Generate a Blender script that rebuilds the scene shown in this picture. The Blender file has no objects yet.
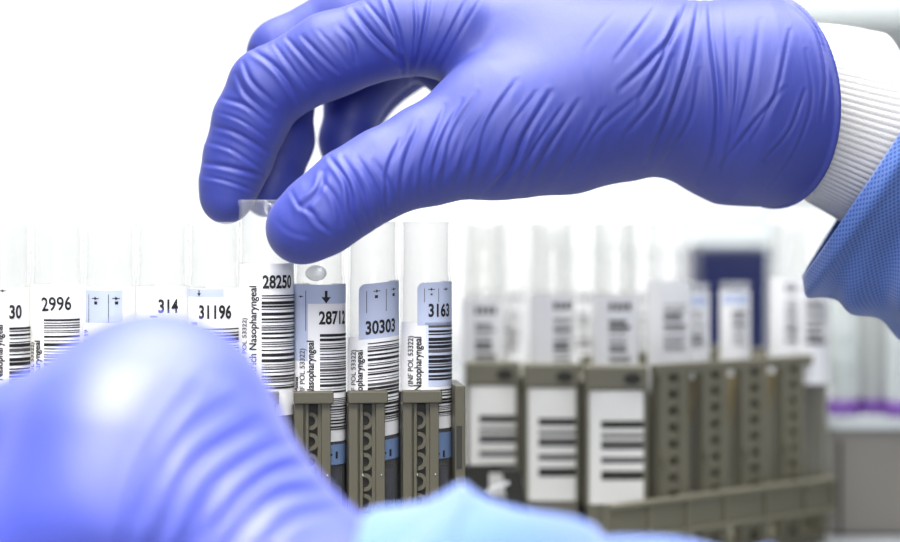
import bpy, bmesh, math, random
import numpy as np
from mathutils import Vector, Matrix
random.seed(7)
SC = bpy.context.scene
COL = SC.collection

# ------------------------------------------------------------------ camera, world, lights, exposure
CAM_Z, CAM_D, FPX = 0.115, 0.60, 2100.0
cam = bpy.data.cameras.new('camera'); cam_o = bpy.data.objects.new('camera', cam); COL.objects.link(cam_o)
cam_o.location = (0, -CAM_D, CAM_Z); cam_o.rotation_euler = (math.pi/2, 0, 0)
cam.sensor_width = 36; cam.lens = FPX*36/900; cam.shift_y = -49/900; cam.clip_start = 0.01
cam.dof.use_dof = True; cam.dof.focus_distance = CAM_D - 0.006; cam.dof.aperture_fstop = 5.4
SC.camera = cam_o
SC.view_settings.view_transform = 'Standard'; SC.view_settings.look = 'None'
SC.view_settings.exposure = 0.0; SC.view_settings.gamma = 1.0; SC.view_settings.use_curve_mapping = False
w = bpy.data.worlds.new('world'); SC.world = w; w.use_nodes = True
w.node_tree.nodes['Background'].inputs[0].default_value = (0.93, 0.96, 1.0, 1)
w.node_tree.nodes['Background'].inputs[1].default_value = 0.08
SC.cycles.transparent_max_bounces = 48

def area(name, loc, target, sx, sy, power, color=(1, 1, 1)):
    l = bpy.data.lights.new(name, 'AREA'); l.shape = 'RECTANGLE'; l.size = sx; l.size_y = sy
    l.energy = power; l.color = color
    o = bpy.data.objects.new(name, l); COL.objects.link(o); o.location = loc
    o.rotation_euler = (Vector(target)-Vector(loc)).to_track_quat('-Z', 'Y').to_euler()
    return o
area('ceiling_panel_lamp', (0.05, 0.10, 0.80), (0.05, 0.03, 0.1), 0.9, 0.5, 16.0, (0.97, 0.98, 1.0))
area('wall_fill_light', (0.1, 0.75, 0.9), (0.0, 1.6, 0.15), 1.6, 0.3, 19.5)  # unseen light added to blow the back wall out to white
area('front_panel_lamp', (-0.15, -0.62, 0.85), (0.0, 0.05, 0.06), 0.7, 0.4, 11.0)
area('rear_rack_fill', (0.05, -1.0, 0.28), (0.05, 0.1, 0.07), 0.35, 0.2, 3.8)  # unseen frontal fill added to brighten the rear cards below the hand
_l = bpy.data.lights.new('front_hand_fill', 'SPOT'); _l.energy = 36; _l.spot_size = math.radians(36); _l.spot_blend = .6; _l.shadow_soft_size = .13; _l.color = (1.0, .97, .94)
_o = bpy.data.objects.new('front_hand_fill', _l); COL.objects.link(_o); _o.location = (-0.10, -0.30, 0.42)  # unseen spot added only to pale the foreground glove
_o.rotation_euler = (Vector((-0.07, -0.165, 0.05))-_o.location).to_track_quat('-Z', 'Y').to_euler()

# ------------------------------------------------------------------ helpers
def P(px, py, Y):                      # a point of the photograph's frame at depth Y (metres)
    k = (CAM_D+Y)/FPX
    return Vector(((px-450)*k, Y, CAM_Z+(222-py)*k))

def mat(name, col, rough=0.5, spec=0.5, **kw):
    m = bpy.data.materials.new(name); m.use_nodes = True
    b = m.node_tree.nodes['Principled BSDF']
    b.inputs['Base Color'].default_value = (*col, 1); b.inputs['Roughness'].default_value = rough
    b.inputs['Specular IOR Level'].default_value = spec
    for k, v in kw.items(): b.inputs[k.replace('_', ' ')].default_value = v
    return m
def add_bump(m, scale, strength, dist=0.0003, detail=3, stretch=(1, 1, 1)):
    nt = m.node_tree; N = nt.nodes; b = N['Principled BSDF']
    tc = N.new('ShaderNodeTexCoord'); mp = N.new('ShaderNodeMapping'); mp.inputs['Scale'].default_value = stretch
    n = N.new('ShaderNodeTexNoise'); n.inputs['Scale'].default_value = scale; n.inputs['Detail'].default_value = detail
    bp = N.new('ShaderNodeBump'); bp.inputs['Strength'].default_value = strength; bp.inputs['Distance'].default_value = dist
    nt.links.new(tc.outputs['Object'], mp.inputs[0]); nt.links.new(mp.outputs[0], n.inputs['Vector'])
    nt.links.new(n.outputs['Fac'], bp.inputs['Height']); nt.links.new(bp.outputs[0], b.inputs['Normal'])
    return m
def vary(m, c1, c2, scale):
    nt = m.node_tree; N = nt.nodes; b = N['Principled BSDF']
    tc = N.new('ShaderNodeTexCoord'); n = N.new('ShaderNodeTexNoise'); n.inputs['Scale'].default_value = scale
    r = N.new('ShaderNodeValToRGB'); r.color_ramp.elements[0].color = (*c1, 1); r.color_ramp.elements[1].color = (*c2, 1)
    r.color_ramp.elements[0].position = .35; r.color_ramp.elements[1].position = .65
    nt.links.new(tc.outputs['Object'], n.inputs['Vector']); nt.links.new(n.outputs['Fac'], r.inputs[0])
    nt.links.new(r.outputs[0], b.inputs['Base Color'])
    return m

def plastic(name, tint, clear=0.86, rough=0.12):
    """thin clear plastic: mostly see-through, scattering a little, denser where the wall is seen edge-on"""
    m = bpy.data.materials.new(name); m.use_nodes = True; nt = m.node_tree; N = nt.nodes
    for n in list(N): N.remove(n)
    out = N.new('ShaderNodeOutputMaterial'); tr = N.new('ShaderNodeBsdfTransparent'); tr.inputs[0].default_value = (*tint, 1)
    df = N.new('ShaderNodeBsdfDiffuse'); df.inputs[0].default_value = (0.88, 0.90, 0.89, 1)
    tl = N.new('ShaderNodeBsdfTranslucent'); tl.inputs[0].default_value = (0.88, 0.90, 0.89, 1)
    gl = N.new('ShaderNodeBsdfGlossy'); gl.inputs['Roughness'].default_value = rough
    m1 = N.new('ShaderNodeMixShader'); m1.inputs[0].default_value = 0.5
    nt.links.new(df.outputs[0], m1.inputs[1]); nt.links.new(tl.outputs[0], m1.inputs[2])
    lw = N.new('ShaderNodeLayerWeight'); lw.inputs[0].default_value = 0.35
    mr = N.new('ShaderNodeMapRange'); mr.inputs[3].default_value = 1-clear; mr.inputs[4].default_value = min(1, (1-clear)*4.5)
    nt.links.new(lw.outputs['Facing'], mr.inputs[0])
    m2 = N.new('ShaderNodeMixShader'); nt.links.new(mr.outputs[0], m2.inputs[0])
    nt.links.new(tr.outputs[0], m2.inputs[1]); nt.links.new(m1.outputs[0], m2.inputs[2])
    m3 = N.new('ShaderNodeMixShader'); m3.inputs[0].default_value = 0.03
    nt.links.new(m2.outputs[0], m3.inputs[1]); nt.links.new(gl.outputs[0], m3.inputs[2])
    nt.links.new(m3.outputs[0], out.inputs[0])
    return m

M = dict(
    glove=mat('nitrile_glove', (0.032, 0.048, 0.33), 0.55, 0.75, Sheen_Weight=0.12, Sheen_Roughness=0.5),
    knit=mat('white_knit', (0.64, 0.63, 0.61), 0.9, 0.2),
    rack=mat('olive_rack_plastic', (0.085, 0.078, 0.052), 0.45, 0.4),
    rack_dark=mat('dark_plastic_and_shade', (0.032, 0.032, 0.026), 0.6, 0.3),  # dark tabs and print; on rack interiors and holes, shade put into colour
    rackb=mat('olive_grey_plastic', (0.175, 0.166, 0.118), 0.5, 0.35),
    label=mat('white_label', (0.86, 0.86, 0.86), 0.55, 0.3),
    cream=mat('cream_label', (0.90, 0.89, 0.84), 0.6, 0.3),
    blue=mat('pale_blue_label', (0.50, 0.56, 0.72), 0.5, 0.3),
    midblue=mat('blue_label_foot', (0.16, 0.24, 0.42), 0.5, 0.3),
    ink=mat('black_ink', (0.015, 0.014, 0.016), 0.5, 0.3),
    grey=mat('grey_ink', (0.09, 0.085, 0.085), 0.5, 0.3),
    clear=plastic('clear_plastic', (0.995, 0.995, 0.99), 0.95),
    frost=plastic('frosted_plastic', (0.97, 0.98, 0.98), 0.55, 0.3),
    navy=mat('navy_plastic', (0.004, 0.008, 0.055), 0.4, 0.4),
    purple=mat('purple_cap', (0.13, 0.05, 0.25), 0.4, 0.4),
    bench=mat('bench_laminate', (0.3, 0.31, 0.32), 0.4, 0.4),
    wall=mat('white_wall_paint', (0.92, 0.93, 0.93), 0.8, 0.2),
    lid=mat('pale_grey_lid', (0.62, 0.66, 0.66), 0.5, 0.3),
    taupe=mat('taupe_plastic', (0.24, 0.225, 0.20), 0.5, 0.35),
    steel=mat('bright_pin', (0.8, 0.8, 0.78), 0.25, 0.5, Metallic=1.0),
    tan=mat('tan_card', (0.20, 0.16, 0.08), 0.6, 0.3),
    foot_shade=mat('painted_tube_shade', (0.012, 0.016, 0.035), 0.35, 0.4),  # navy shade of the rack interior, painted on the tube feet
)
add_bump(M['glove'], 420, 0.22, 0.0004, 5, (1.6, 1, .45))
add_bump(M['knit'], 1600, 0.5, 0.0004, 2)
add_bump(M['rack'], 1500, 0.1, 0.0001)
vary(M['wall'], (0.90, 0.92, 0.92), (0.94, 0.94, 0.94), 3)
vary(M['bench'], (0.27, 0.28, 0.29), (0.33, 0.34, 0.35), 20)

def gown_material():
    m = mat('gown_fabric', (0.10, 0.26, 0.66), 0.75, 0.25, Sheen_Weight=0.4)
    nt = m.node_tree; N = nt.nodes; b = N['Principled BSDF']
    uv = N.new('ShaderNodeUVMap'); mp = N.new('ShaderNodeMapping'); mp.inputs['Rotation'].default_value = (0, 0, math.radians(45))
    vo = N.new('ShaderNodeTexVoronoi'); vo.inputs['Scale'].default_value = 1.0; vo.inputs['Randomness'].default_value = 0.0
    r = N.new('ShaderNodeValToRGB'); r.color_ramp.elements[0].position = 0.18; r.color_ramp.elements[1].position = 0.42
    r.color_ramp.elements[0].color = (0.028, 0.066, 0.27, 1); r.color_ramp.elements[1].color = (0.085, 0.165, 0.46, 1)
    bp = N.new('ShaderNodeBump'); bp.inputs['Strength'].default_value = 0.5; bp.inputs['Distance'].default_value = 0.0002
    nt.links.new(uv.outputs[0], mp.inputs[0]); nt.links.new(mp.outputs[0], vo.inputs['Vector'])
    nt.links.new(vo.outputs['Distance'], r.inputs[0]); nt.links.new(r.outputs[0], b.inputs['Base Color'])
    nt.links.new(vo.outputs['Distance'], bp.inputs['Height']); nt.links.new(bp.outputs[0], b.inputs['Normal'])
    return m
M['gown'] = gown_material()

def link(name, me, mats, parent=None, smooth=False, loc=None):
    for x in (mats if isinstance(mats, (list, tuple)) else [mats]): me.materials.append(M[x])
    if smooth: me.polygons.foreach_set('use_smooth', [True]*len(me.polygons))
    o = bpy.data.objects.new(name, me); COL.objects.link(o); o.parent = parent
    if loc: o.location = loc
    return o
def obj(name, bm, mats, parent=None, smooth=False, loc=None, auto=None):
    me = bpy.data.meshes.new(name); bmesh.ops.recalc_face_normals(bm, faces=bm.faces[:])
    if auto is not None:
        for f in bm.faces: f.smooth = True
        for e in bm.edges:
            if len(e.link_faces) == 2 and e.calc_face_angle(0) > math.radians(auto): e.smooth = False
    bm.to_mesh(me); bm.free()
    return link(name, me, mats, parent, smooth, loc)
def thing(name, label, cat, loc=(0, 0, 0), rotz=0, group=None):
    o = bpy.data.objects.new(name, None); COL.objects.link(o); o.location = loc; o.rotation_euler = (0, 0, rotz)
    o.empty_display_size = 0.01; o['label'] = label; o['category'] = cat
    if group: o['group'] = group
    return o
def tag(o, label, cat, group=None):
    o['label'] = label; o['category'] = cat
    if group: o['group'] = group
    return o
def box(bm, x0, x1, y0, y1, z0, z1, mi=0, bev=0.0):
    g = bmesh.ops.create_cube(bm, size=1)
    vs = g['verts']
    for v in vs: v.co = Vector(((x0+x1)/2+v.co.x*(x1-x0), (y0+y1)/2+v.co.y*(y1-y0), (z0+z1)/2+v.co.z*(z1-z0)))
    fs = {f for v in vs for f in v.link_faces}
    for f in fs: f.material_index = mi
    if bev: bmesh.ops.bevel(bm, geom=list({e for v in vs for e in v.link_edges}), offset=bev, segments=2, affect='EDGES', profile=0.5, material=-1)
def lathe(bm, prof, seg=40, mi=0, cx=0, cy=0):
    rings = []
    for r, z in prof:
        rings.append([bm.verts.new((cx+max(r, 1e-5)*math.sin(2*math.pi*i/seg), cy-max(r, 1e-5)*math.cos(2*math.pi*i/seg), z)) for i in range(seg)])
    for a, b in zip(rings, rings[1:]):
        for i in range(seg):
            f = bm.faces.new((a[i], a[(i+1) % seg], b[(i+1) % seg], b[i])); f.material_index = mi; f.smooth = True

# ------------------------------------------------------------------ text and labels wrapped round a tube
def flat_text(s, h, xs=0.8, bold=0.0):
    """a mesh of the string, lower-left at 0,0, capital height h"""
    c = bpy.data.curves.new('t', 'FONT'); c.body = s; c.size = 1.0; c.offset = bold; c.resolution_u = 3
    o = bpy.data.objects.new('t', c); COL.objects.link(o)
    dg = bpy.context.evaluated_depsgraph_get(); me = bpy.data.meshes.new_from_object(o.evaluated_get(dg))
    bm = bmesh.new(); bm.from_mesh(me); bpy.data.objects.remove(o); bpy.data.curves.remove(c); bpy.data.meshes.remove(me)
    if bm.verts:
        x0 = min(v.co.x for v in bm.verts)
        for v in bm.verts: v.co = Vector(((v.co.x-x0)*h/0.73*xs, v.co.y*h/0.73, 0))
    return bm
class Wrap:
    """printed matter drawn in millimetres (u round the tube from the front, v up) and wrapped on radius R (mm)"""
    def __init__(s, R, tilt=0.0): s.bm = bmesh.new(); s.R = R; s.tilt = tilt
    def _put(s, src, layer, mi):
        us = [v.co.x for v in src.verts]
        if not us: return
        a = math.ceil(min(us)); 
        while a < max(us):
            bmesh.ops.bisect_plane(src, geom=src.verts[:]+src.edges[:]+src.faces[:], plane_co=(a, 0, 0), plane_no=(1, 0, 0)); a += 1.0
        R = s.R+0.03+0.05*layer; mp = {}
        for v in src.verts:
            ph = v.co.x/s.R; mp[v] = s.bm.verts.new((R*math.sin(ph)*1e-3, -R*math.cos(ph)*1e-3, (v.co.y+s.tilt*math.sin(ph)*s.R)*1e-3))
        for f in src.faces:
            try: nf = s.bm.faces.new([mp[v] for v in f.verts]); nf.material_index = mi; nf.smooth = True
            except ValueError: pass
        src.free()
    def rect(s, u0, u1, v0, v1, mi, layer=1, rad=0.0):
        b = bmesh.new()
        if rad:
            pts = []
            for cx, cy, a0 in ((u1-rad, v1-rad, 0), (u0+rad, v1-rad, 90)):
                for k in range(5): a = math.radians(a0+k*22.5); pts.append((cx+rad*math.cos(a), cy+rad*math.sin(a), 0))
            pts += [(u0, v0, 0), (u1, v0, 0)]
            b.faces.new([b.verts.new(p) for p in pts])
        else: b.faces.new([b.verts.new(p) for p in ((u0, v0, 0), (u1, v0, 0), (u1, v1, 0), (u0, v1, 0))])
        s._put(b, layer, mi)
    def text(s, st, u, v, h, mi, xs=0.8, bold=0.02, rot=0, layer=3):
        b = flat_text(st, h, xs, bold); c, n = math.cos(rot), math.sin(rot)
        for w_ in b.verts: w_.co = Vector((u+w_.co.x*c-w_.co.y*n, v+w_.co.x*n+w_.co.y*c, 0))
        s._put(b, layer, mi)
    def bars(s, u0, u1, v0, v1, seed, mi=3, dense=1.0):
        r = random.Random(seed); v = v1
        while v > v0:
            t = r.choice((0.22, 0.3, 0.3, 0.5, 0.75))/dense
            if v-t < v0: break
            s.rect(u0, u1, v-t, v, mi if r.random() < .85 else 5, 2); v -= t+r.choice((0.22, 0.3, 0.45, 0.6))/dense
    def arrow(s, u, v, k=1.0, side=False):
        b = bmesh.new()
        if side: pts = ((-1, .1), (-.2, .1), (-.2, .5), (.35, 0.1), (1, .1), (1, -.1), (.35, -.1), (-.2, -.5), (-.2, -.1), (-1, -.1))
        else: pts = ((-.25, 1.5), (-.25, .3), (-.9, .3), (0, -.9), (.9, .3), (.25, .3), (.25, 1.5))
        b.faces.new([b.verts.new((u+x*k, v+y*k, 0)) for x, y in pts]); s._put(b, 3, 3)
    def build(s, parent, name='label'): return obj(name, s.bm, ['label', 'cream', 'blue', 'ink', 'midblue', 'grey'], parent)

TR = 7.45      # tube radius, mm
TUBE_H = 100.0
def tube_body(parent, R=TR, H=TUBE_H, seg=48, m='clear'):
    bm = bmesh.new(); r = R*1e-3; h = H*1e-3; t = 0.0007
    prof = [(0, 0), (r*.35, .0006), (r*.72, .003), (r*.94, .0075), (r-.0001, .012), (r-.0001, h-.0155)]
    prof += [(r-.0003, h-.0151)]
    z = h-.0092
    for k in range(2): prof += [(r-.0003, z), (r-.0001, z+.0003), (r-.0001, z+.0008), (r-.0003, z+.0011)]; z += .0034
    prof += [(r-.0003, h-.0018), (r, h-.0015), (r, h-.0003), (r-.0003, h), (r-.0009, h)]
    prof += [(r-.0011, h-.002), (r-.0011, h-.015), (r-t-.0002, h-.016), (r-t-.0002, .012), (r*.6, .0045), (0, .0022)]
    lathe(bm, prof, seg)
    return obj('tube_body', bm, m, parent)
def tube_fill(parent, top, R=TR):       # dark core: rack-interior shade put into the tube foot's colour
    bm = bmesh.new(); r = (R-1.1)*1e-3
    lathe(bm, [(0, .0026), (r*.6, .005), (r, .0125), (r, top), (0, top)], 32)
    return obj('inner_fill', bm, 'foot_shade', parent)

# ------------------------------------------------------------------ setting
bm = bmesh.new(); box(bm, -2.5, 2.5, 1.6, 1.7, -0.9, 2.2)
obj('wall_back', bm, 'wall')['kind'] = 'structure'
bm = bmesh.new(); box(bm, -2.5, 2.5, -1.8, 1.7, -0.95, -0.9)
obj('floor', bm, 'bench')['kind'] = 'structure'
wb = thing('workbench', 'pale grey laboratory bench carrying all the tube racks', 'bench', (0, 0.5, -0.9))
bm = bmesh.new(); box(bm, -1.2, 1.2, -.56, 0.95, 0.865, 0.9, bev=0.004); obj('worktop', bm, 'bench', wb)
for sx in (-1.1, 1.1):
    for sy in (-0.50, 0.85):
        bm = bmesh.new(); box(bm, sx-.03, sx+.03, sy-.03, sy+.03, 0, 0.865, bev=0.003); obj('leg', bm, 'lid', wb)

# ------------------------------------------------------------------ front rack
PITCH = 0.01515
ROT = math.atan(0.10)
def slot_x(k): return k*PITCH*(0.972 if k < 0 else 1.008)
RK = thing('tube_rack', 'sharp olive grey rack holding the front row of numbered tubes', 'rack', (P(266, 222, 0).x, 0.0, 0.0), ROT)
RTOP = CAM_Z-0.0476
def rack_column(xl, first=False):
    bm = bmesh.new(); wd = 0.0110; y0 = -0.0118; x = xl
    box(bm, x, x+.0026, y0, y0+.0035, 0.004, RTOP-.0034, bev=.0002)
    box(bm, x+.0032, x+.0040, y0+.0006, y0+.0035, 0.004, RTOP-.0034)
    box(bm, x+wd-.0034, x+wd-.0008, y0, y0+.0035, 0.004, RTOP-.0034, bev=.0002)
    box(bm, x+.0026, x+.0032, y0+.0020, y0+.0035, 0.004, RTOP-.0034)
    box(bm, x+wd-.0044, x+wd-.0034, y0+.0014, y0+.0035, 0.004, RTOP-.0034)
    c = obj('column', bm, 'rack', RK)
    bm = bmesh.new(); box(bm, x-.0002, x+wd, y0-.0012, y0+.0035, RTOP-.0034, RTOP, bev=.0003)
    obj('top_bar', bm, 'rack', c)
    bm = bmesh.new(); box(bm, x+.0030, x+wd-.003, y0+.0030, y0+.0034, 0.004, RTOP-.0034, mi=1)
    cx = x+.0054
    z = RTOP-.0085
    while z > 0.008:                       # crescents down the slot
        n = 14; R1, R2 = .0023, .0013
        vs = []
        for k in range(n+1):
            a = math.radians(-100+200*k/n)
            vs.append([bm.verts.new((cx-.0008+q*math.cos(a), yy, z+q*1.1*math.sin(a))) for q, yy in ((R1, y0+.0016), (R2, y0+.0016), (R2, y0+.0031), (R1, y0+.0031))])
        for a, b in zip(vs, vs[1:]):
            for k in range(4): bm.faces.new((a[k], a[(k+1) % 4], b[(k+1) % 4], b[k]))
        bm.faces.new(vs[0]); bm.faces.new(vs[-1])
        z -= .0058
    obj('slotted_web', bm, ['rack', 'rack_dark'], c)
    bm = bmesh.new()
    for xx in (.0040, .0092):
        bmesh.ops.create_icosphere(bm, subdivisions=2, radius=.00038, matrix=Matrix.Translation((x+xx, y0-.0001, CAM_Z-.0712)))
    obj('pin', bm, 'steel', c)
for k in range(-5, 4): rack_column(slot_x(k)-.0075)
bm = bmesh.new(); L, R_ = -5.6*PITCH, 3.70*PITCH
box(bm, L, R_, -.0118, .0125, 0.0, 0.004, bev=.0005); obj('base', bm, 'rack', RK)
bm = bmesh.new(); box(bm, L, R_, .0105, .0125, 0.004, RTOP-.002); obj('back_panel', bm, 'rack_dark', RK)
for k in range(-5, 5):
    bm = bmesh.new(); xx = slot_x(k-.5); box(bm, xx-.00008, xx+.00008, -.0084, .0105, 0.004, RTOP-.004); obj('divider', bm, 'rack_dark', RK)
bm = bmesh.new(); box(bm, R_-.0030, R_, -.0118, .0125, 0.004, RTOP+.0012, bev=.0003)
ep = obj('end_plate', bm, 'rack', RK)
bm = bmesh.new(); box(bm, R_-.0026, R_-.0010, -.0121, -.0117, RTOP-.022, RTOP-.010); obj('slot', bm, 'rack_dark', ep)

# ------------------------------------------------------------------ the front row of tubes
SPX = 3.5
def U(dx, R=TR*SPX):                       # sideways pixels from the tube's axis -> arc millimetres
    return math.asin(max(-0.999, min(0.999, dx/R)))*R/SPX
def V(py, zoff): return (CAM_Z*1e3+(222-py)/SPX)-zoff
GRP = 'open sample tubes in the front rack'
VERT = math.pi/2
def front_tube(k, label, zoff_mm, draw, fill=True, R=TR, dy=0.0, tilt=0.0, lean=0.0):
    c, s_ = math.cos(ROT), math.sin(ROT)
    x, y = RK.location.x+slot_x(k)*c-dy*s_, slot_x(k)*s_+dy*c
    t = thing('sample_tube', label, 'tube', (x, y, zoff_mm*1e-3), 0, GRP)
    if lean: t.rotation_euler = (0, lean, 0)
    tube_body(t, R)
    if fill: tube_fill(t, .030, R)
    wr = Wrap(R, tilt); draw(wr, lambda dx: U(dx, R*SPX), lambda py: V(py, zoff_mm)); wr.build(t)
    return t
Z0 = CAM_Z*1e3-TUBE_H                     # rims level with the lens
WALLU = TR*3.0
def foot(wr, v, y1=440, y2=443, y3=463):
    wr.rect(-20, 20, v(y3), v(y2), 4, 1)
    wr.rect(U(12), U(14), v(454), v(452), 3, 2); wr.rect(U(17), U(19), v(457), v(450), 3, 2); wr.rect(U(-6), U(-4), v(455), v(452), 3, 2)

def d_28250(wr, u, v):
    wr.rect(-20, 20, v(413), v(263), 0, 0)
    wr.text('28250', u(-1), v(287), 3.7, 3, 0.74, 0.030)
    wr.bars(u(-2), u(-2)+13.5, v(389), v(294), 3, dense=.85)
    wr.text('AKI Abstrich Nasopharyngeal', u(-7), v(404), 2.35, 3, 0.88, 0.016, VERT)
    wr.text('1.1999 (INF POL 53322)', u(-17), v(388), 1.9, 5, 0.80, 0.016, VERT)
    wr.text('an Nathalie', u(-26), v(376), 1.8, 3, 0.78, 0.02, VERT)
def d_28712(wr, u, v):
    wr.rect(-20, 20, v(440), v(284), 0, 0)
    wr.rect(-20, 20, v(303), v(284), 2, 1)
    wr.rect(-20, u(-10), v(360), v(303), 2, 1)
    foot(wr, v)
    wr.arrow(u(8), v(298), 1.5); wr.arrow(u(-17), v(296), 0.9, True)
    wr.rect(u(-12)-.1, u(-12)+.1, v(330), v(290), 3, 2)
    wr.text('28712', u(1), v(323), 3.7, 3, 0.74, 0.030)
    wr.bars(u(2), u(2)+13, v(393), v(333), 5, dense=.95)
    wr.bars(u(2), u(2)+13, v(430), v(397), 15, dense=1.1)
    wr.text('n Nasopharyngeal', u(-4), v(400), 2.15, 3, 0.82, 0.022, VERT)
    wr.text('(INF POL 53322)', u(-13), v(398), 1.9, 5, 0.80, 0.016, VERT)
    wr.text('n Anna', u(-20), v(396), 1.9, 3, 0.78, 0.02, VERT)
def d_30303(wr, u, v):
    wr.rect(u(-24), 20, v(436), v(335), 0, 0)
    wr.rect(u(-13), 20, v(338), v(283), 2, 1, rad=2.0)
    foot(wr, v, 436, 440, 460)
    wr.rect(u(-5)-.09, u(-5)+.09, v(312), v(290), 3, 2); wr.rect(u(14)-.09, u(14)+.09, v(312), v(290), 3, 2)
    wr.arrow(u(5), v(291), 1.0, True); wr.arrow(u(21), v(291), 1.0, True)
    wr.rect(u(3), u(6), v(298), v(295), 3, 2); wr.rect(u(20), u(22), v(298), v(295), 3, 2)
    wr.text('30303', u(-6), v(333), 3.8, 3, 0.74, 0.030)
    wr.bars(u(-4), u(-4)+14, v(425), v(342), 8, dense=.95)
    wr.text('Nasopharyngeal', u(-9), v(402), 2.15, 3, 0.82, 0.022, VERT)
    wr.text('(INF POL 53322)', u(-16), v(398), 1.9, 5, 0.80, 0.016, VERT)
def d_3163(wr, u, v):
    wr.rect(u(-24), 20, v(428), v(322), 0, 0)
    wr.rect(u(-8), 20, v(325), v(282), 2, 1, rad=2.0)
    wr.rect(u(0), 20, v(386), v(322), 2, 1)
    foot(wr, v, 428, 432, 458)
    wr.rect(u(-1)-.09, u(-1)+.09, v(302), v(288), 5, 2); wr.rect(u(13)-.09, u(13)+.09, v(302), v(288), 5, 2)
    wr.arrow(u(6), v(289), 1.0, True); wr.arrow(u(20), v(289), 1.0, True)
    wr.rect(u(5), u(7), v(295), v(293), 5, 2)
    wr.text('3163', u(3), v(316), 3.7, 3, 0.74, 0.030)
    wr.bars(u(3), u(3)+13, v(383), v(325), 11, dense=.8)
    wr.bars(u(-1), u(-1)+14, v(416), v(389), 12, dense=1.1)
    wr.text('Nasopharyngeal', u(-4), v(390), 2.15, 3, 0.82, 0.022, VERT)
    wr.text('(INF POL 53322)', u(-12), v(386), 1.9, 5, 0.80, 0.016, VERT)
def d_31196(wr, u, v):
    wr.rect(-20, 20, v(436), v(287), 0, 0)
    wr.rect(u(-24), u(12), v(296), v(288), 2, 1)
    wr.arrow(u(-12), v(293), 0.7); wr.rect(u(-20), u(-14), v(324), v(321), 3, 2)
    wr.text('31196', u(-12), v(317), 3.8, 3, 0.74, 0.030)
    wr.bars(u(-9), u(-9)+14, v(400), v(327), 21, dense=.85)
def d_314(wr, u, v):
    wr.rect(-20, 20, v(436), v(285), 0, 0)
    wr.text('314', u(0), v(311), 3.8, 3, 0.74, 0.030)
    wr.rect(u(-8), u(-1), v(316), v(314), 3, 2)
    wr.bars(u(0), u(0)+12, v(400), v(325), 22)
def d_arrows(wr, u, v):
    wr.rect(-20, 20, v(436), v(285), 0, 0)
    wr.rect(u(-21), u(16), v(321), v(289), 2, 1)
    for a in (-17, 3):
        wr.rect(u(a)-.1, u(a)+.1, v(321), v(293), 3, 2); wr.arrow(u(a+7), v(297), 1.1, True)
        wr.rect(u(a+6), u(a+9), v(303), v(300), 3, 2)
    wr.text('59', u(-18), v(335), 1.9, 3, 0.8, 0.02, VERT)
    wr.rect(u(-14), u(4), v(339), v(337), 3, 2)
    wr.bars(u(-6), u(-6)+12, v(400), v(350), 23)
def d_2996(wr, u, v):
    wr.rect(-20, 20, v(436), v(283), 1, 0)
    wr.rect(u(-12), 20, v(436), v(286), 0, 1)
    wr.text('2996', u(-10), v(309), 3.9, 3, 0.80, 0.018, rot=0.04)
    wr.bars(u(-8), u(-8)+11, v(400), v(317), 24, dense=.85)
    wr.text('Nasopharyngeal', u(-12), v(392), 2.15, 3, 0.82, 0.022, VERT)
    wr.text('(INF POL 53322)', u(-19), v(388), 1.8, 5, 0.80, 0.016, VERT)
def d_30(wr, u, v):
    wr.rect(-20, 20, v(436), v(286), 0, 0)
    wr.text('30', u(10), v(316), 3.8, 3, 0.74, 0.030)
    wr.arrow(u(4), v(289), 1.0, True)
    wr.bars(u(10), u(10)+8, v(400), v(325), 25, dense=.8)
    wr.text('Nasopharyngeal', u(4), v(376), 2.15, 3, 0.82, 0.022, VERT)
    wr.text('(INF POL 53322)', u(-6), v(380), 1.8, 5, 0.80, 0.016, VERT)
front_tube(0, 'tall clear tube numbered 28250 being lifted between gloved thumb and fingertip', Z0+22/SPX, d_28250, True, TR*1.06, dy=-0.0015)
t6 = front_tube(1, 'clear tube numbered 28712 with black down arrow, right of the lifted tube', Z0, d_28712)
front_tube(2, 'clear tube numbered 30303 on a tilted bluish label, second from the row\'s right end', Z0, d_30303, tilt=0.10)
front_tube(3, 'clear tube numbered 3163, right end of the sharp front row', Z0, d_3163)
front_tube(-1, 'clear tube numbered 31196, left of the lifted tube and below the fingertip', Z0, d_31196)
front_tube(-2, 'clear tube numbered 314, its foot hidden by the foreground knuckle', Z0, d_314)
front_tube(-3, 'clear tube with two pale blue arrow panels and no number showing', Z0, d_arrows)
front_tube(-4, 'clear tube numbered 2996 with a cream edged label, at the left', Z0, d_2996)
front_tube(-5, 'clear tube numbered 30, cut off by the left edge of the photo', Z0, d_30)
bm = bmesh.new(); bmesh.ops.create_uvsphere(bm, u_segments=20, v_segments=12, radius=.003, matrix=Matrix.Diagonal((1, .35, .75, 1)))
obj('droplet', bm, 'frost', t6, True, (-.0006, -.0062, .0855))

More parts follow.
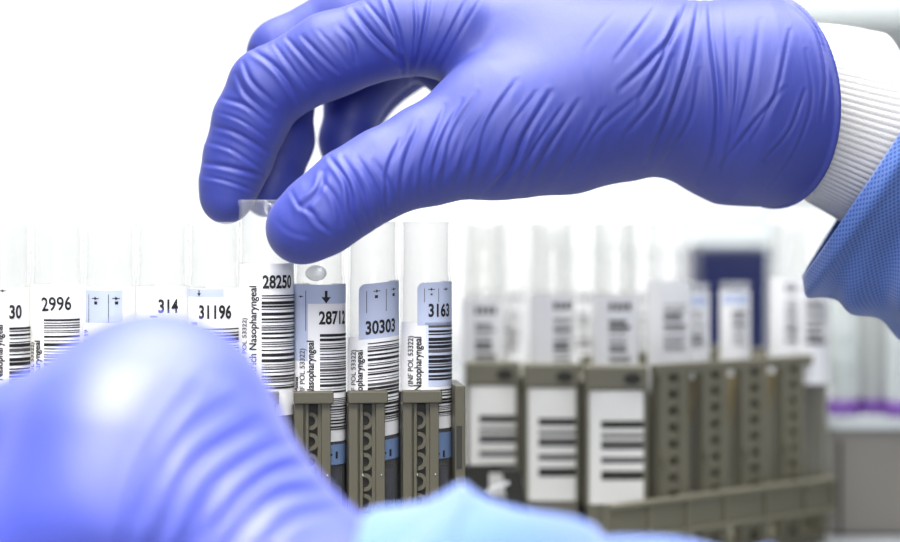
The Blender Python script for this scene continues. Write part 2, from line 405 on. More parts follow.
# ------------------------------------------------------------------ blurred racks behind
def bars_box(bm, x0, x1, y, z0, z1, seed, mi):
    r = random.Random(seed); z = z1
    while z > z0:
        t = r.choice((.0006, .0012, .002)); box(bm, x0, x1, y-.0001, y+.0002, max(z0, z-t), z, mi); z -= t+r.choice((.0006, .001, .0016))
def end_rack(px0, px1, Y, ytop, label, depth=0.085):
    k = (CAM_D+Y)/FPX; a = P(px0, ytop, Y); x0, x1 = a.x, P(px1, ytop, Y).x; zt = a.z; wd = x1-x0
    t = thing('tube_rack', label, 'rack', ((x0+x1)/2, Y, 0), 0, 'narrow racks seen end on'); h = wd/2
    bm = bmesh.new()
    box(bm, -h, -h+.0014, 0, depth, 0, zt-.008, bev=.0003); box(bm, h-.0014, h, 0, depth, 0, zt-.008, bev=.0003)
    obj('side_panel', bm, 'rackb', t)
    bm = bmesh.new(); box(bm, -h, h, 0, depth, 0, zt-.0455, bev=.0004); obj('base', bm, 'rackb', t)
    bm = bmesh.new(); box(bm, -h, h, -.0008, .010, zt-.008, zt, bev=.0008); hb = obj('header', bm, 'rackb', t)
    box_ = bmesh.new(); box(box_, -h, h, .010, depth, zt-.008, zt-.006); obj('top_rail', box_, 'rackb', t)
    bm = bmesh.new(); bmesh.ops.create_cone(bm, cap_ends=True, segments=24, radius1=.0019, radius2=.0019, depth=.001, matrix=Matrix.Translation((h-.0052, -.0010, zt-.0042)) @ Matrix.Rotation(math.pi/2, 4, 'X') @ Matrix.Diagonal((1.5, 1, 1, 1)))
    obj('hook_hole', bm, 'rack_dark', hb)
    bm = bmesh.new(); R = h-.0012; 
    def cp(a_, o_=0.0): return (R*math.copysign(abs(math.sin(a_))**.6, math.sin(a_)), -.0006+.0014*(1-abs(math.cos(a_))**.8)-o_)
    pr = [cp(math.radians(-90+q*7.5)) for q in range(25)]
    rr = [(bm.verts.new((x_, y_, zt-.0455)), bm.verts.new((x_, y_, zt-.0082))) for x_, y_ in pr]
    for p_, q_ in zip(rr, rr[1:]): bm.faces.new((p_[0], q_[0], q_[1], p_[1])).smooth = True
    n = 10                                         # a barcode printed round the card
    for z0_, z1_, mi in ((zt-.0205, zt-.0180, 1), (zt-.0235, zt-.0222, 2), (zt-.0275, zt-.0245, 2), (zt-.0320, zt-.0300, 2), (zt-.0375, zt-.0345, 1)):
        vs = []
        for q in range(n+1):
            x_, y_ = cp(math.radians(-22+q*9.5), .0001); vs.append((bm.verts.new((x_, y_, z0_)), bm.verts.new((x_, y_, z1_))))
        for p_, q_ in zip(vs, vs[1:]): bm.faces.new((p_[0], q_[0], q_[1], p_[1])).material_index = mi
    obj('barcode_card', bm, ['cream', 'rack_dark', 'grey'], t)
    return t
er = end_rack(465, 520, .110, 362, 'narrow olive rack with barcode card, leftmost of the three end-on racks')
end_rack(524, 580, .100, 364, 'narrow olive rack with barcode card, middle of the three end-on racks')
end_rack(585, 648, .092, 366, 'narrow olive rack with barcode card, next to the slotted long rack')
# small dark clips lying before the end-on racks
ck = thing('rack_clip', 'two dark tabs joined by a white strip, before the leftmost end-on rack', 'clip', (P(495, 500, .085).x, .085, 0))
def loc_(px, py): q = P(px, py, .085); return q.x-ck.location.x, q.z
bm = bmesh.new(); x0, z1 = loc_(462, 466); x1, z0 = loc_(489, 482); box(bm, x0, x1, 0, .004, 0, z1, bev=.0003); obj('tab', bm, 'rack_dark', ck)
bm = bmesh.new(); x0, z1 = loc_(507, 470); x1, z0 = loc_(526, 500)
box(bm, x0, x1, 0, .004, 0, z1, bev=.0003)
for v_ in bm.verts: v_.co.x -= (v_.co.z-z0)*.18
obj('tab', bm, 'rack_dark', ck)
bm = bmesh.new(); xa, za = loc_(486, 494); xb, zb = loc_(509, 484)
vs = [bm.verts.new(p) for p in ((xa, -.001, za), (xb, -.001, zb), (xb, -.001, zb+.0012), (xa, -.001, za+.0012), (xa, .002, za), (xb, .002, zb), (xb, .002, zb+.0012), (xa, .002, za+.0012))]
for f in ((0, 1, 2, 3), (4, 5, 6, 7), (0, 1, 5, 4), (2, 3, 7, 6), (1, 2, 6, 5), (0, 3, 7, 4)): bm.faces.new([vs[i] for i in f])
obj('strip', bm, 'label', ck)

# long slotted rack on the right
A0, A1 = P(652, 364, .095), P(825, 355, .155)
ang = math.atan2(A1.y-A0.y, A1.x-A0.x); LEN = math.hypot(A1.x-A0.x, A1.y-A0.y); zt = (A0.z+A1.z)/2
LR = thing('tube_rack', 'long olive rack with ladder-slotted uprights and a ribbed lower beam', 'rack', (A0.x, A0.y, 0), ang)
def lx(px):                                       # where the ray through px meets the rack's front face
    t_ = (px-450)/FPX                            # x = t*(D+y)
    c, s_ = math.cos(ang), math.sin(ang)
    return (t_*(CAM_D+A0.y)-A0.x)/(c-t_*s_)
DEP = .055
bm = bmesh.new(); box(bm, .0022, LEN, 0, .003, zt-.0035, zt, bev=.0005); box(bm, .021, LEN, DEP-.003, DEP, zt-.0035, zt, bev=.0005); obj('top_rail', bm, 'rackb', LR)
zb1, zb0 = CAM_Z-.0912, CAM_Z-.1035
bm = bmesh.new(); box(bm, lx(600), LEN, -.004, -.001, zb0+.001, zb1-.001)
box(bm, lx(600), LEN, -.006, -.001, zb1-.0015, zb1, bev=.0003); box(bm, lx(600), LEN, -.006, -.001, zb0, zb0+.0015, bev=.0003)
bmo = obj('lower_beam', bm, 'rackb', LR)
for px in (640, 678, 716, 757, 796, 823):
    bm = bmesh.new(); x_ = lx(px); box(bm, x_-.0008, x_+.0008, -.0055, -.0035, zb0+.001, zb1-.001); obj('rib', bm, 'rackb', bmo)
bm = bmesh.new(); box(bm, .021, LEN, 0, DEP, 0, .004); obj('base', bm, 'rackb', LR)
bm = bmesh.new(); box(bm, .021, LEN, DEP-.003, DEP-.001, .004, zt-.0035); obj('back_panel', bm, 'rack_dark', LR)
bm = bmesh.new(); box(bm, LEN-.0022, LEN, -.001, DEP, .004, zt+.0005, bev=.0004); obj('end_panel', bm, 'rackb', LR)
bm = bmesh.new(); box(bm, .021, .0225, 0.003, DEP, .004, zt-.001, bev=.0004); obj('end_panel', bm, 'rackb', LR)
for a, b in ((660, 688), (703, 728), (742, 768), (783, 804)):
    xa, xb = lx(a), lx(b); bm = bmesh.new(); wv = (xb-xa)
    box(bm, xa, xa+wv*.34, 0, .004, .004, zt-.003, bev=.0003); box(bm, xb-wv*.30, xb, 0, .004, .004, zt-.003, bev=.0003)
    z = zt-.006
    while z > .006: box(bm, xa+wv*.3, xb-wv*.28, .0006, .003, z-.0030, z, bev=.0002); z -= .0056
    box(bm, xa+wv*.3, xb-wv*.28, .0030, .0034, .004, zt-.003, mi=1)
    c = obj('upright', bm, ['rackb', 'rack_dark'], LR)
    bm = bmesh.new(); box(bm, xa+wv*.02, xa+wv*.22, -.0016, 0, zt-.034, zt-.0305, bev=.0002); obj('peg', bm, 'rackb', c)
for px in (690, 731, 770):                       # tan slips slanting between the uprights
    xq = lx(px); bm = bmesh.new()
    box(bm, xq, xq+.0007, .002, .010, zt-.024, zt-.006)
    for v_ in bm.verts: v_.co.x += (v_.co.z-(zt-.024))*.30
    obj('slip', bm, 'tan', LR)

# ------------------------------------------------------------------ blurred tubes in the back racks
def back_tube_proto():
    t = thing('sample_tube', 'x', 'tube', (0, 0, .5), 0, 'blurred tubes in the rear racks')
    tube_body(t, TR, TUBE_H, 24, 'clear')
    return t
protos = []
def back_tube(x, y, ztop, label, seed, num=True, hide=0.0, lab_top=.0245, kind='w', u0=-4.0, hspan=11.0):
    global protos
    t = thing('sample_tube', label, 'tube', (x, y, ztop-.1), 0, 'blurred tubes in the rear racks')
    if not protos:
        protos.append(tube_body(t, TR, TUBE_H, 24, 'clear'))
    else:
        c = protos[0].copy(); COL.objects.link(c); c.parent = t
    wr = Wrap(TR); lt = (0.1-lab_top)*1e3; r = random.Random(seed)
    wr.rect(-22, 22, lt-38, lt, 0, 0)
    if kind == 'b': wr.rect(-8, 6, lt-6, lt-1, 2, 1)
    if num:
        for q in range(4): wr.rect(u0+q*2.1, u0+q*2.1+1.4, lt-5, lt-2.2, 5, 2)  # black print drawn in grey: overexposed glare put into the ink colour
    v = lt-8
    while v > lt-24:
        th = r.choice((.4, .6, 1.4)); wr.rect(u0, u0+hspan*r.choice((.8, 1)), v-th, v, 5, 2); v -= th+r.choice((.5, .8, 1.3))
    wr.build(t)
    return t
def at_x(px, Y): return (px-450)*(CAM_D+Y)/FPX
spec = [  # px, Y, label top y px (depth-scaled), label text
    (483, .122, 'blurred barcoded tube above the leftmost end-on rack', 'a'),
    (552, .112, 'blurred tube with dark barcode above the middle end-on rack', 'c'),
    (616, .104, 'blurred tube with dark barcode above the end-on rack beside the long one', 'd'),
    (487, .145, 'faint tube just behind the first one of the leftmost end-on rack', 'e'),
    (551, .135, 'faint tube just behind the first one of the middle end-on rack', 'f'),
    (614, .127, 'faint tube just behind the first one of the rack beside the long one', 'g'),
]
u0s = {'a': -3, 'b': -2, 'c': 0, 'd': -3, 'e': 3, 'f': -8, 'g': 4, 'h': 3, 'i': -8, 'j': 4}
for i, (px, Y, lb, kk) in enumerate(spec):
    back_tube(at_x(px, Y), Y, CAM_Z, lb, 40+i, kk in 'acd', 0, .0245+(.002 if kk == 'a' else 0), 'w', u0s[kk], 7.5)
c_, s_ = math.cos(ang), math.sin(ang)
lr_lab = ['blurred tube at the left end of the long slotted rack', 'blurred tube above the gap between first and second uprights',
          'blurred short-looking tube standing before the navy bin', 'blurred tube right of the navy bin, beside the last upright',
          'bright tube with dark barcode at the right end of the long rack']
for i, (px, dy_) in enumerate(((669, .022), (694, .020), (735, .022), (789, .024), (809, .012))):
    x_ = lx(px)+.0 if True else 0
    X = A0.x+x_*c_-dy_*s_; Yt = A0.y+x_*s_+dy_*c_; X = at_x(px, Yt)
    back_tube(X, Yt, CAM_Z, lr_lab[i], 70+i, i > 2, 0, .004 if i in (1, 2) else .020, 'b' if i in (1, 2) else 'w', -2.5, 8)
    if i in (1, 2): SC_ = [o for o in bpy.data.objects if o.get('label') == lr_lab[i]][0]; SC_.scale = (.72, .72, .79); SC_.location.z = CAM_Z-.1+.0

# a further rack standing behind the three end-on racks
FR = thing('tube_rack', 'plain rack of pale tubes, half hidden behind the three end-on racks', 'rack', (at_x(572, .225), .225, 0))
bm = bmesh.new(); box(bm, -.038, .038, -.010, .010, 0, .004, bev=.0004); obj('base', bm, 'rackb', FR)
bm = bmesh.new(); box(bm, -.038, .038, -.010, -.0085, .004, .060, bev=.0004); obj('front_panel', bm, 'rackb', FR)
bm = bmesh.new(); box(bm, -.038, .038, .0085, .010, .004, .060, bev=.0004); obj('back_panel', bm, 'rackb', FR)
for i, (px, lb) in enumerate(((512, 'pale far tube in the gap between left and middle end-on racks'), (584, 'pale far tube in the gap right of the middle end-on rack'), (640, 'pale far tube at the right end of the hidden rack'))):
    q = back_tube(at_x(px, .225), .225, CAM_Z, lb, 90+i, True, 0, .026, 'w', -4, 7); q.location.z = CAM_Z-.1

# ------------------------------------------------------------------ far background
def crate(px0, px1, Y, ytop, dep, name, label, cat, m, lidm=None, lidh=0.0):
    a, b = P(px0, ytop, Y), P(px1, ytop, Y); h = (b.x-a.x)/2
    t = thing(name, label, cat, ((a.x+b.x)/2, Y, 0)); bm = bmesh.new()
    box(bm, -h, h, 0, dep, 0, a.z-lidh, bev=.002); obj('body', bm, m, t)
    if lidm: bm = bmesh.new(); box(bm, -h-.001, h+.001, -.001, dep+.001, a.z-lidh, a.z, bev=.003); obj('lid', bm, lidm, t)
    return t, a.z
crate(697, 771, .50, 237, .06, 'storage_bin', 'blurred navy blue bin with grey lid behind the long rack', 'bin', 'navy', 'lid', .005)
crate(560, 694, .55, 232, .10, 'storage_box', 'blurred white box left of the navy bin, far back', 'box', 'label', 'wall', .012)
crate(790, 836, .42, 216, .05, 'storage_box', 'blurred tall white box right of the navy bin', 'box', 'wall')
crate(690, 790, .72, 214, .06, 'equipment_case', 'pale grey case rising behind the navy bin', 'case', 'lid')
sh = thing('wall_cabinet', 'pale grey cabinet on the back wall, top right corner', 'cabinet', (at_x(900, 1.35), 1.35, P(900, 24, 1.35).z))
bm = bmesh.new(); box(bm, -.11, .30, 0, .25, 0, .30, bev=.004); obj('carcass', bm, 'lid', sh)
for x0_ in (-.105, .10):
    bm = bmesh.new(); box(bm, x0_, x0_+.198, -.012, 0, .006, .294, bev=.002); obj('door', bm, 'lid', sh)
# taupe rack at the right edge with purple-capped tubes on it
tb, tz = crate(828, 960, .17, 421, .10, 'stand_block', 'taupe block at the right edge carrying purple-footed tubes', 'block', 'taupe', 'lid', .0014)
bm = bmesh.new(); a = P(840, 430, .17); xx = a.x-tb.location.x; box(bm, xx-.0006, xx+.0006, -.0006, .002, 0, a.z-.004); obj('groove', bm, 'rack_dark', tb)
pl = ['frosted tube on a purple cap, nearest the long rack', 'frosted tube on a purple cap, second from the long rack', 'frosted tube on a purple cap, cut by the right edge']
for i, (px, dy_) in enumerate(((843, .025), (873, .03), (901, .02))):
    Y = .17+dy_; t = thing('capped_tube', pl[i], 'tube', (at_x(px, Y), Y, tz), 0, 'inverted tubes with purple caps')
    bm = bmesh.new(); lathe(bm, [(0, 0), (.0062, 0), (.0066, .0006), (.0066, .0045), (.0058, .006), (0, .006)], 32); obj('cap', bm, 'purple', t)
    bm = bmesh.new(); lathe(bm, [(.0056, .006), (.0056, .066), (.004, .072), (0, .074), (0, .073), (.0035, .071), (.0049, .065), (.0049, .006)], 32); obj('tube_body', bm, 'frost', t)
    bm = bmesh.new(); lathe(bm, [(0, .0062), (.0046, .0062), (.0046, .030+.008*i), (0, .030+.008*i)], 24); obj('inner_fill', bm, 'taupe' if i == 1 else 'lid', t)

# ------------------------------------------------------------------ distance-field modelling for the hands
def Q(px, py, Ymm):
    k = (600.0+Ymm)/2100.0
    return np.array([(px-450)*k, Ymm, (222-py)*k])
def rcone(p, a, b, ra, rb, fy=1.0):
    a = np.array(a); b = np.array(b)
    if fy != 1.0:
        p = p*np.array([1, fy, 1], dtype=p.dtype); a = a*[1, fy, 1]; b = b*[1, fy, 1]
    ab = b-a; t = np.clip(((p-a)@ab)/(ab@ab), 0, 1)
    t = t[..., None]
    d = np.linalg.norm(p-(a+t*ab), axis=-1)
    return d-(ra+(rb-ra)*t[..., 0])
def smin(a, b, k):
    if k <= 0: return np.minimum(a, b)
    h = np.maximum(k-np.abs(a-b), 0)/k
    return np.minimum(a, b)-h*h*k*0.25
def chain(p, pts, k, fy=1.0):
    d = None
    for (a, ra), (b, rb) in zip(pts, pts[1:]):
        e = rcone(p, a, b, ra, rb, fy); d = e if d is None else smin(d, e, k)
    return d
def surface(f, lo, hi, h):
    """naive surface nets, one quad split, then the vertices are pulled exactly on to the surface"""
    lo = np.array(lo, float); n = np.ceil((np.array(hi)-lo)/h).astype(int)+1
    ax = [lo[i]+h*np.arange(n[i]) for i in range(3)]
    D = np.empty(n, np.float32)
    for i0 in range(0, n[0], 24):
        g = np.stack(np.meshgrid(ax[0][i0:i0+24], ax[1], ax[2], indexing='ij'), -1); D[i0:i0+24] = f(g)
    S = D < 0
    cs = np.zeros(n-1, np.int8); acc = np.zeros((*(n-1), 3), np.float32); cnt = np.zeros(n-1, np.float32)
    sl = lambda o, ln: slice(o, ln-1+o)
    for axx in range(3):
        for o1 in (0, 1):
            for o2 in (0, 1):
                oth = [i for i in range(3) if i != axx]
                oa = [0, 0, 0]; oa[oth[0]] = o1; oa[oth[1]] = o2; ob = list(oa); ob[axx] = 1
                A = D[tuple(sl(oa[i], n[i]) for i in range(3))]; B = D[tuple(sl(ob[i], n[i]) for i in range(3))]
                m = (A < 0) != (B < 0); t = np.where(m, A/np.where(m, A-B, 1), 0)
                cnt += m
                for i in range(3):
                    acc[..., i] += m*(oa[i]+(t if i == axx else 0))
    act = cnt > 0; idx = -np.ones(n-1, np.int64); idx[act] = np.arange(act.sum())
    ii = np.argwhere(act); V_ = lo+h*(ii+acc[act]/cnt[act][:, None])
    quads = []
    for axx in range(3):
        o = [i for i in range(3) if i != axx]
        s0 = [slice(1, n[i]-1) for i in range(3)]; s1 = list(s0); s0[axx] = slice(0, n[axx]-1); s1[axx] = slice(1, n[axx])
        A = S[tuple(s0)]; B = S[tuple(s1)]
        e = np.argwhere(A != B); inside = A[tuple(e.T)]
        base = e.copy(); base[:, o[0]] += 1; base[:, o[1]] += 1
        def c(d0, d1): q = base.copy(); q[:, o[0]] -= d0; q[:, o[1]] -= d1; return idx[tuple(q.T)]
        q = np.stack([c(1, 1), c(0, 1), c(0, 0), c(1, 0)], 1)
        flip = inside if axx != 1 else ~inside
        q[~flip] = q[~flip][:, ::-1]; quads.append(q)
    F = np.concatenate(quads); F = F[(F >= 0).all(1)]
    def grad(v, e=0.15):
        g = np.stack([f(v+e*np.eye(3)[i])-f(v-e*np.eye(3)[i]) for i in range(3)], 1); return g/(2*e)
    def snap(v, it=2):
        for _ in range(it):
            g = grad(v); v = v-np.clip(f(v)/np.maximum((g*g).sum(1), .2), -h, h)[:, None]*g
        return v
    V_ = snap(V_)
    ed = np.sort(np.concatenate([F[:, [i, (i+1) % 4]] for i in range(4)]), 1)
    ue, inv = np.unique(ed, axis=0, return_inverse=True); inv = inv.reshape(-1)
    nv, ne, nf = len(V_), len(ue), len(F)
    VV = np.concatenate([V_, V_[ue].mean(1), V_[F].mean(1)]); VV = snap(VV, 1)
    E = [nv+inv[i*nf:(i+1)*nf] for i in range(4)]; C_ = nv+ne+np.arange(nf)
    FF = np.concatenate([np.stack([F[:, i], E[i], C_, E[(i-1) % 4]], 1) for i in range(4)])
    G = grad(VV); G /= np.maximum(np.linalg.norm(G, axis=1), 1e-6)[:, None]
    # light relaxing of the seams where shapes meet
    e2 = np.concatenate([FF[:, [i, (i+1) % 4]] for i in range(4)])
    for _ in range(2):
        s = np.zeros_like(VV); c0 = np.zeros(len(VV))
        for a_, b_ in ((0, 1), (1, 0)):
            for q in range(3): s[:, q] += np.bincount(e2[:, a_], VV[e2[:, b_], q], len(VV))
            c0 += np.bincount(e2[:, a_], minlength=len(VV))
        VV = VV*.5+.5*s/c0[:, None]
    return VV, FF, G
def topx(v):
    k = (600.0+v[:, 1])/2100.0
    return np.stack([450+v[:, 0]/k, 222-v[:, 2]/k], 1)
def spline(pts, n=10):
    p = np.array(pts, float)
    if len(p) == 2: return p
    p = np.vstack([2*p[0]-p[1], p, 2*p[-1]-p[-2]]); out = []
    for i in range(1, len(p)-2):
        for t in np.linspace(0, 1, n, endpoint=False):
            a, b, c, d = p[i-1:i+3]; out.append(.5*((2*b)+(c-a)*t+(2*a-5*b+4*c-d)*t*t+(3*b-3*c+d-a)*t**3))
    out.append(p[-2]); return np.array(out)
def fold(VV, G, strokes, ref=None, ymax=1e9):
    """glove creases: each stroke is a valley with a soft ridge beside it, pressed into the side that faces -Y"""
    px = topx(VV); wgt = np.clip(-G[:, 1]*2.2+.25, 0, 1)*(VV[:, 1] < ymax); disp = np.zeros(len(VV))
    for st in strokes:
        pts, wd, dep = st[0], st[1]*.78, st[2]*.52
        rg = st[3] if len(st) > 3 else .7
        c = spline(pts); lo, hi = c.min(0)-6*wd, c.max(0)+6*wd
        sel = np.where(((px > lo) & (px < hi)).all(1) & (wgt > 0))[0]
        if not len(sel): continue
        q = px[sel]; best = np.full(len(sel), 1e9); sg = np.zeros(len(sel)); tt = np.zeros(len(sel)); L = np.concatenate([[0], np.cumsum(np.linalg.norm(np.diff(c, axis=0), axis=1))])
        for i in range(len(c)-1):
            ab = c[i+1]-c[i]; l2 = ab@ab+1e-9; t = np.clip(((q-c[i])@ab)/l2, 0, 1); r = q-(c[i]+t[:, None]*ab); d = np.linalg.norm(r, axis=1)
            m = d < best; best[m] = d[m]; sg[m] = np.sign((ab[0]*r[:, 1]-ab[1]*r[:, 0]))[m]; tt[m] = ((L[i]+t*math.sqrt(l2))/L[-1])[m]
        s = best*sg; env = np.clip(np.sin(np.pi*np.clip(tt*.9+.05, 0, 1)), 0, 1)**.7
        prof = -np.exp(-(s/wd)**2)+rg*np.exp(-((s-2.0*wd)/(1.3*wd))**2)+.35*rg*np.exp(-((s+2.2*wd)/(1.5*wd))**2)
        disp[sel] += dep*prof*env*wgt[sel]
    return VV+G*disp[:, None]
def to_obj(name, VV, FF, m, parent, origin=(0, 0, CAM_Z)):
    me = bpy.data.meshes.new(name); co = (VV*1e-3).astype(np.float32)
    me.vertices.add(len(co)); me.vertices.foreach_set('co', co.ravel())
    me.loops.add(FF.size); me.loops.foreach_set('vertex_index', FF.ravel().astype(np.int32))
    me.polygons.add(len(FF)); me.polygons.foreach_set('loop_start', np.arange(0, FF.size, 4, dtype=np.int32))
    me.update(calc_edges=True); me.validate()
    o = link(name, me, m, parent, True)
    o.location = Vector(origin)-(parent.location if parent else Vector((0, 0, 0)))
    return o
def r_(px): return px/3.5

# ---- the sharp hand above: right hand coming in from the right, thumb toward us
def chain_px(lst): return [(Q(x, y, Y), r_(r)) for x, y, Y, r in lst]
TH = chain_px([(302, 228, -17, 35.5), (322, 214, -17, 38), (352, 191, -16, 40), (385, 172, -14, 41), (430, 154, -10, 48), (500, 128, -4, 68)])
PALM = [chain_px([(500, 126, -2, 68), (560, 112, 4, 80), (620, 94, 8, 84), (655, 88, 10, 76), (700, 92, 12, 80)]),
        chain_px([(640, 80, 14, 84), (540, 60, 16, 72), (450, 32, 14, 48)]),
        chain_px([(640, 60, 28, 70), (540, 40, 32, 66), (440, 8, 34, 46)]),
        chain_px([(640, 60, 34, 60), (540, 40, 44, 56), (440, 18, 50, 44)]),
        chain_px([(520, 100, 30, 50), (440, 52, 44, 40)])]
WRIST = chain_px([(695, 92, 13, 82), (735, 100, 16, 104), (775, 102, 20, 103), (850, 108, 32, 100)])
INDEX = chain_px([(455, 32, 10, 46), (400, 32, 10, 43), (330, 55, 11, 42), (268, 88, 12, 39.5), (250, 122, 12, 37), (238, 158, 12, 34), (229, 185, 11, 29), (226, 199, 10.5, 25.5)])
MIDDLE = chain_px([(440, 8, 34, 46), (350, 20, 33, 40), (284, 54, 33, 37), (282, 100, 34, 33), (281, 140, 34, 34), (272, 180, 32, 30), (268, 192, 31, 27)])
RING = chain_px([(440, 30, 48, 42), (390, 58, 50, 34), (354, 100, 50, 31), (346, 140, 48, 28), (350, 176, 45, 25)])
LITTLE = chain_px([(440, 45, 58, 36), (400, 70, 64, 28), (364, 108, 66, 25), (352, 140, 64, 22), (352, 165, 60, 20)])
CUT_P = Q(800, 105, 22)
def cutd(p):                              # the glove's open end: a plane leaning away from us
    n = np.array([.86, .50, .08]); n = n/np.linalg.norm(n)
    return (p-Q(838, 100, -6))@n
def hand_f(p):
    body = chain(p, TH, 4)
    for i, c in enumerate(PALM):
        body = smin(body, chain(p, c, 5), 9 if i else 7)
    wr = chain(p, WRIST, 5, 1.0)
    body = smin(body, wr, 5)
    f = chain(p, INDEX, 3.0)
    f = smin(f, chain(p, MIDDLE, 3.0), 1.2); f = smin(f, chain(p, RING, 3.0), 1.2); f = smin(f, chain(p, LITTLE, 3.0), 1.2)
    d = smin(body, f, 3.5)
    c = cutd(p)
    d = -smin(-d, -c, 1.5)                # rounded cut
    # rolled bead at the rim
    bead = np.sqrt(np.maximum(wr, -4)**2+(c+1.0)**2)-0.9
    return smin(d, bead, .8)
VV, FF, G = surface(hand_f, Q(190, 280, -10)-[0, 45, 0], [125, 95, 76], 0.9)
S = [([(516, 81), (489, 122), (475, 170), (469, 195)], 3.2, .9), ([(550, 93), (526, 134), (512, 166), (481, 199)], 3.4, 1.3),
     ([(579, 101), (550, 146), (526, 183)], 3.0, .8), ([(603, 110), (579, 150), (560, 180)], 3.0, .6), ([(477, 93), (453, 134), (441, 183)], 3.0, .8),
     ([(462, 100), (440, 145), (431, 190)], 2.6, .6), ([(445, 106), (424, 162), (420, 200)], 3.0, .8), ([(420, 122), (405, 162), (399, 210)], 3.0, .9),
     ([(536, 92), (508, 132), (497, 170)], 2.4, .5), ([(400, 140), (388, 170), (386, 212)], 2.6, .8), ([(564, 105), (540, 140), (520, 175)], 2.2, .5),
     ([(640, 95), (600, 130), (575, 165)], 3.0, .35), ([(490, 105), (466, 145), (456, 188)], 2.2, .4),
     ([(465, 2), (450, 32), (434, 62)], 2.2, .7), ([(480, 0), (462, 30), (440, 70)], 2.2, .4), ([(450, 0), (440, 30), (428, 60)], 2.0, .4),
     ([(384, -8), (395, 22), (402, 50), (408, 80)], 3.0, 1.4), ([(414, -10), (416, 30), (411, 84)], 2.2, .9), ([(430, -10), (424, 30), (412, 84)], 2.4, 1.2),
     ([(353, 10), (373, 35), (401, 62)], 3.2, 1.5), ([(338, 25), (352, 42), (357, 62)], 3.0, 1.0), ([(364, 0), (382, 22), (402, 50)], 2.4, .8),
     ([(251, 49), (271, 63), (286, 80), (300, 103)], 3.2, 1.3), ([(243, 62), (252, 82), (275, 104)], 2.8, .9), ([(236, 74), (246, 94), (268, 114)], 2.8, .8),
     ([(287, 38), (304, 58), (320, 77)], 2.6, .8), ([(302, 36), (322, 57), (338, 72)], 2.6, .8), ([(275, 45), (290, 66), (306, 88)], 2.4, .6), ([(318, 30), (336, 50), (348, 66)], 2.4, .5),
     ([(222, 98), (246, 106), (268, 124)], 2.8, .8), ([(213, 126), (236, 133), (268, 152)], 2.8, .8), ([(207, 142), (232, 150), (262, 170)], 2.4, .6),
     ([(203, 163), (228, 167), (262, 176)], 2.8, 1.0), ([(203, 176), (226, 181), (252, 190)], 2.2, .6), ([(218, 112), (240, 120), (266, 137)], 2.2, .5),
     ([(330, 158), (347, 182), (352, 212), (362, 236)], 3.0, 1.4), ([(343, 158), (360, 188), (367, 216), (378, 232)], 3.2, 1.5), ([(358, 158), (377, 192), (384, 226)], 3.0, 1.2),
     ([(324, 172), (318, 192), (300, 208)], 3.2, 1.1, 1.0), ([(306, 205), (318, 222), (330, 232)], 3.0, .8), ([(322, 180), (336, 200), (342, 226)], 3.0, .8), ([(374, 160), (392, 190), (398, 218)], 2.6, .8),
     ([(290, 190), (300, 206), (318, 216)], 2.6, .5), ([(276, 220), (290, 232), (312, 238)], 3, .25),
     ([(709, -5), (712, 38), (718, 100), (714, 150), (700, 182)], 3.4, 1.3), ([(692, -5), (672, 36), (646, 66), (620, 90)], 3.4, 1.0), ([(680, 10), (662, 60), (640, 98)], 3.0, .9),
     ([(700, 0), (688, 60), (668, 120), (646, 166)], 3.4, 1.4), ([(672, 57), (658, 95), (625, 136)], 3.0, .7), ([(700, 70), (690, 120), (662, 165)], 2.6, .6),
     ([(784, 88), (753, 125), (722, 165)], 2.6, .7), ([(790, 31), (776, 94), (752, 140)], 2.6, .7), ([(760, 20), (750, 90), (730, 150)], 3.4, .7), ([(740, 40), (735, 110), (722, 175)], 3.0, .6),
     ([(805, 90), (790, 130), (765, 160)], 2.2, .7), ([(806, 50), (812, 100), (796, 150), (770, 188)], 2.2, .5), ([(725, 0), (728, 60), (730, 120)], 2.6, .5),
     ([(792, 2), (816, 30), (826, 75), (822, 120)], 2.4, .9), ([(625, 0), (600, 30), (585, 50)], 3, .3), ([(660, 0), (640, 28), (615, 60)], 3, .5)]
VV = fold(VV, G, S)
# shallow ripple over the heel of the hand
px = topx(VV); w_ = np.exp(-((px[:, 0]-500)/90)**2-((px[:, 1]-165)/45)**2)*np.clip(-G[:, 1], 0, 1)
VV = VV+G*(w_*.22*np.sin((px[:, 0]+.45*px[:, 1])*.42+1.5*np.sin(px[:, 1]*.03)))[:, None]
HT = thing('gloved_hand', 'sharp violet-blue gloved right hand lifting a tube, with knit cuff and gown sleeve', 'hand', P(760, 105, .02))
to_obj('glove', VV, FF, 'glove', HT)

def grid_tube(name, f, nu, nv, m, parent, uvs=(1, 1), thick=None):
    """f(t, phi) -> millimetre point; open sleeve with UVs"""
    me = bpy.data.meshes.new(name); bm = bmesh.new(); uv = bm.loops.layers.uv.new('UVMap'); R = []
    for i in range(nu+1): R.append([bm.verts.new(Vector(f(i/nu, 2*math.pi*j/nv))*1e-3) for j in range(nv)])
    for i in range(nu):
        for j in range(nv):
            k = (j+1) % nv; fc = bm.faces.new((R[i][j], R[i+1][j], R[i+1][k], R[i][k])); fc.smooth = True
            for lp, (a, b) in zip(fc.loops, ((i, j), (i+1, j), (i+1, j+1), (i, j+1))): lp[uv].uv = (a/nu*uvs[0], b/nv*uvs[1])
    bm.to_mesh(me); bm.free()
    o = link(name, me, m, parent, True); o.location = Vector((0, 0, CAM_Z))-parent.location
    if thick: md = o.modifiers.new('thickness', 'SOLIDIFY'); md.thickness = thick; md.offset = -1
    return o
def knit_f(t, ph):
    A = Q(790, 112, 22); B = Q(905, 150, 42); c = A+(B-A)*t
    R = 26.5+10*t+1.2*math.sin(ph*2+t*4)*t+.16*(abs(math.sin(ph*46))*2-1)
    dx = -.20*math.cos(ph)*R
    up = math.cos(ph); dp = math.sin(ph)
    return c+np.array([dx-dp*0.0, -dp*R*.92, up*R])
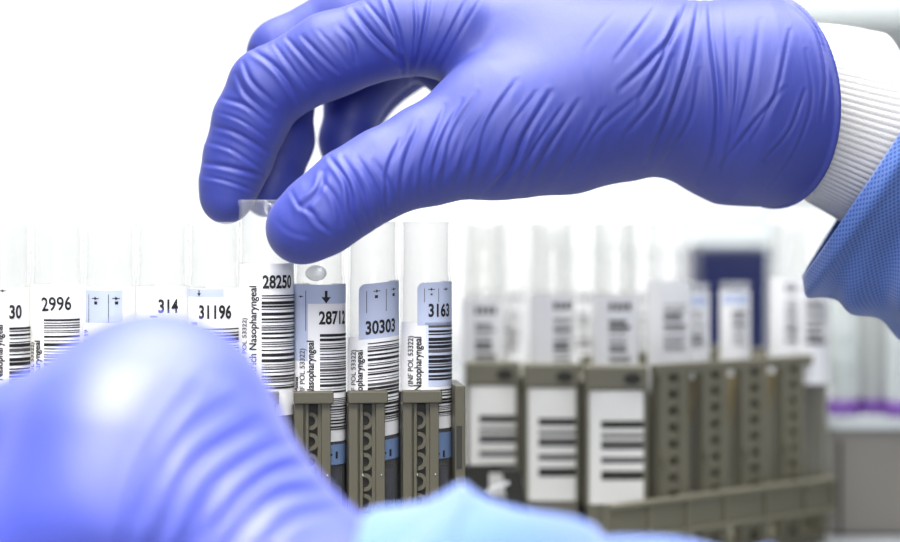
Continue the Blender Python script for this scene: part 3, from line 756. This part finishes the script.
grid_tube('knit_cuff', knit_f, 60, 1040, 'knit', HT)
def fold_noise(ph, t, s):
    return (.5*math.sin(3*ph+2.3*t*s+1)+.3*math.sin(5*ph-4*t*s+2)+.2*math.sin(9*ph+7*t*s))
def gown_f(t, ph):
    C = Q(888, 144, 24); ax = np.array([.83, .18, -.42])
    e1 = (Q(803, 278, 20)-Q(975, 14, 20))/2             # from the rim's top to its low left corner
    e2 = np.array([-7.0, -34.0, -3.0])
    g = 1+.10*t*2-.10*math.exp(-t*14)*0
    d = fold_noise(ph, t, 3)*(2.0+7.0*t)+1.3*math.sin(ph*4+t*34)*math.exp(-((t-.22)/.16)**2)
    base = C+ax*(t*95)+e1*math.cos(ph)*g+e2*math.sin(ph)*g
    n = e1*math.cos(ph)+e2*math.sin(ph); n = n/np.linalg.norm(n)
    lip = 2.2*math.exp(-((t-.05)/.03)**2)
    return base+n*(d-1.5*math.exp(-t*30)+lip)
grid_tube('gown_sleeve', gown_f, 90, 160, 'gown', HT, (95, 200), .0005)

# ---- the blurred hand in front: left hand gripping the rack
def Lp(lst): return [(Q(x, y, Y), r*(600+Y)/2100.) for x, y, Y, r in lst]
LB = [Lp([(480, 800, -150, 135), (360, 680, -148, 132), (262, 606, -145, 122), (190, 520, -140, 121), (152, 452, -135, 120), (156, 436, -132, 109)]),
      Lp([(150, 440, -128, 100), (60, 470, -125, 96), (-40, 490, -125, 100)]),
      Lp([(120, 520, -150, 90), (60, 560, -150, 80), (-20, 590, -150, 80)])]
LF = [Lp([(160, 428, -140, 70), (112, 455, -150, 72), (95, 520, -156, 70), (88, 600, -156, 64)])]
def lhand_f(p):
    d = chain(p, LB[0], 8); d = smin(d, chain(p, LB[1], 5), 12); d = smin(d, chain(p, LB[2], 5), 10)
    for c in LF: d = smin(d, chain(p, c, 6), 16)
    n = np.array([.62, -.1, -.77]); n = n/np.linalg.norm(n)
    c = (p-Q(470, 610, -150))@n
    return -smin(-d, -c, 2)
lo = Q(-70, 640, -150); VL, FL, GL = surface(lhand_f, [-125, -190, -108], [12, -92, -14], 1.3)
SL = [([(205, 372), (150, 455), (118, 560)], 5, 1.0), ([(262, 420), (190, 470), (148, 560)], 6, 1.6), ([(290, 440), (222, 480), (180, 560)], 6, 1.6), ([(318, 462), (262, 478), (205, 540)], 7, 2.0),
      ([(330, 490), (270, 500), (215, 560)], 7, 1.6), ([(345, 508), (290, 520), (250, 570)], 6, 1.2), ([(240, 395), (180, 440), (140, 520)], 6, 1.0)]
VL = fold(VL, GL, SL)
HL = thing('gloved_hand', 'blurred pale lavender gloved left hand in the foreground, gripping the rack', 'hand', P(250, 560, -.14))
to_obj('glove', VL, FL, 'glove', HL)
def lknit_f(t, ph):
    A = Q(400, 690, -150); B = Q(480, 760, -150); c = A+(B-A)*t; a = (B-A)/np.linalg.norm(B-A)
    u = np.array([-a[2], 0, a[0]]); v = np.array([0, -1.0, 0]); R = 29+.35*math.sin(ph*90)
    return c+(u*math.cos(ph)+v*math.sin(ph))*R
grid_tube('knit_cuff', lknit_f, 20, 720, 'knit', HL)
def lgown_f(t, ph):
    pts = [Q(318, 668, -150), Q(425, 618, -152), Q(560, 672, -155), Q(720, 720, -165)]
    rr = [33, 29.5, 30, 37]
    s = t*3; i = min(2, int(s)); q = s-i; sm = q*q*(3-2*q); c = pts[i]+(pts[i+1]-pts[i])*sm; R = rr[i]+(rr[i+1]-rr[i])*sm
    a = Q(720, 720, -165)-Q(375, 600, -152); a = a/np.linalg.norm(a); u = np.array([-a[2], 0, a[0]]); v = np.array([0, -1.0, 0])
    R += 1.4*fold_noise(ph, t, 5)+.8*math.sin(t*26+2*math.sin(ph))
    return c+(u*math.cos(ph)+v*math.sin(ph))*R
grid_tube('gown_sleeve', lgown_f, 100, 160, 'gown', HL, (110, 200), .0005)
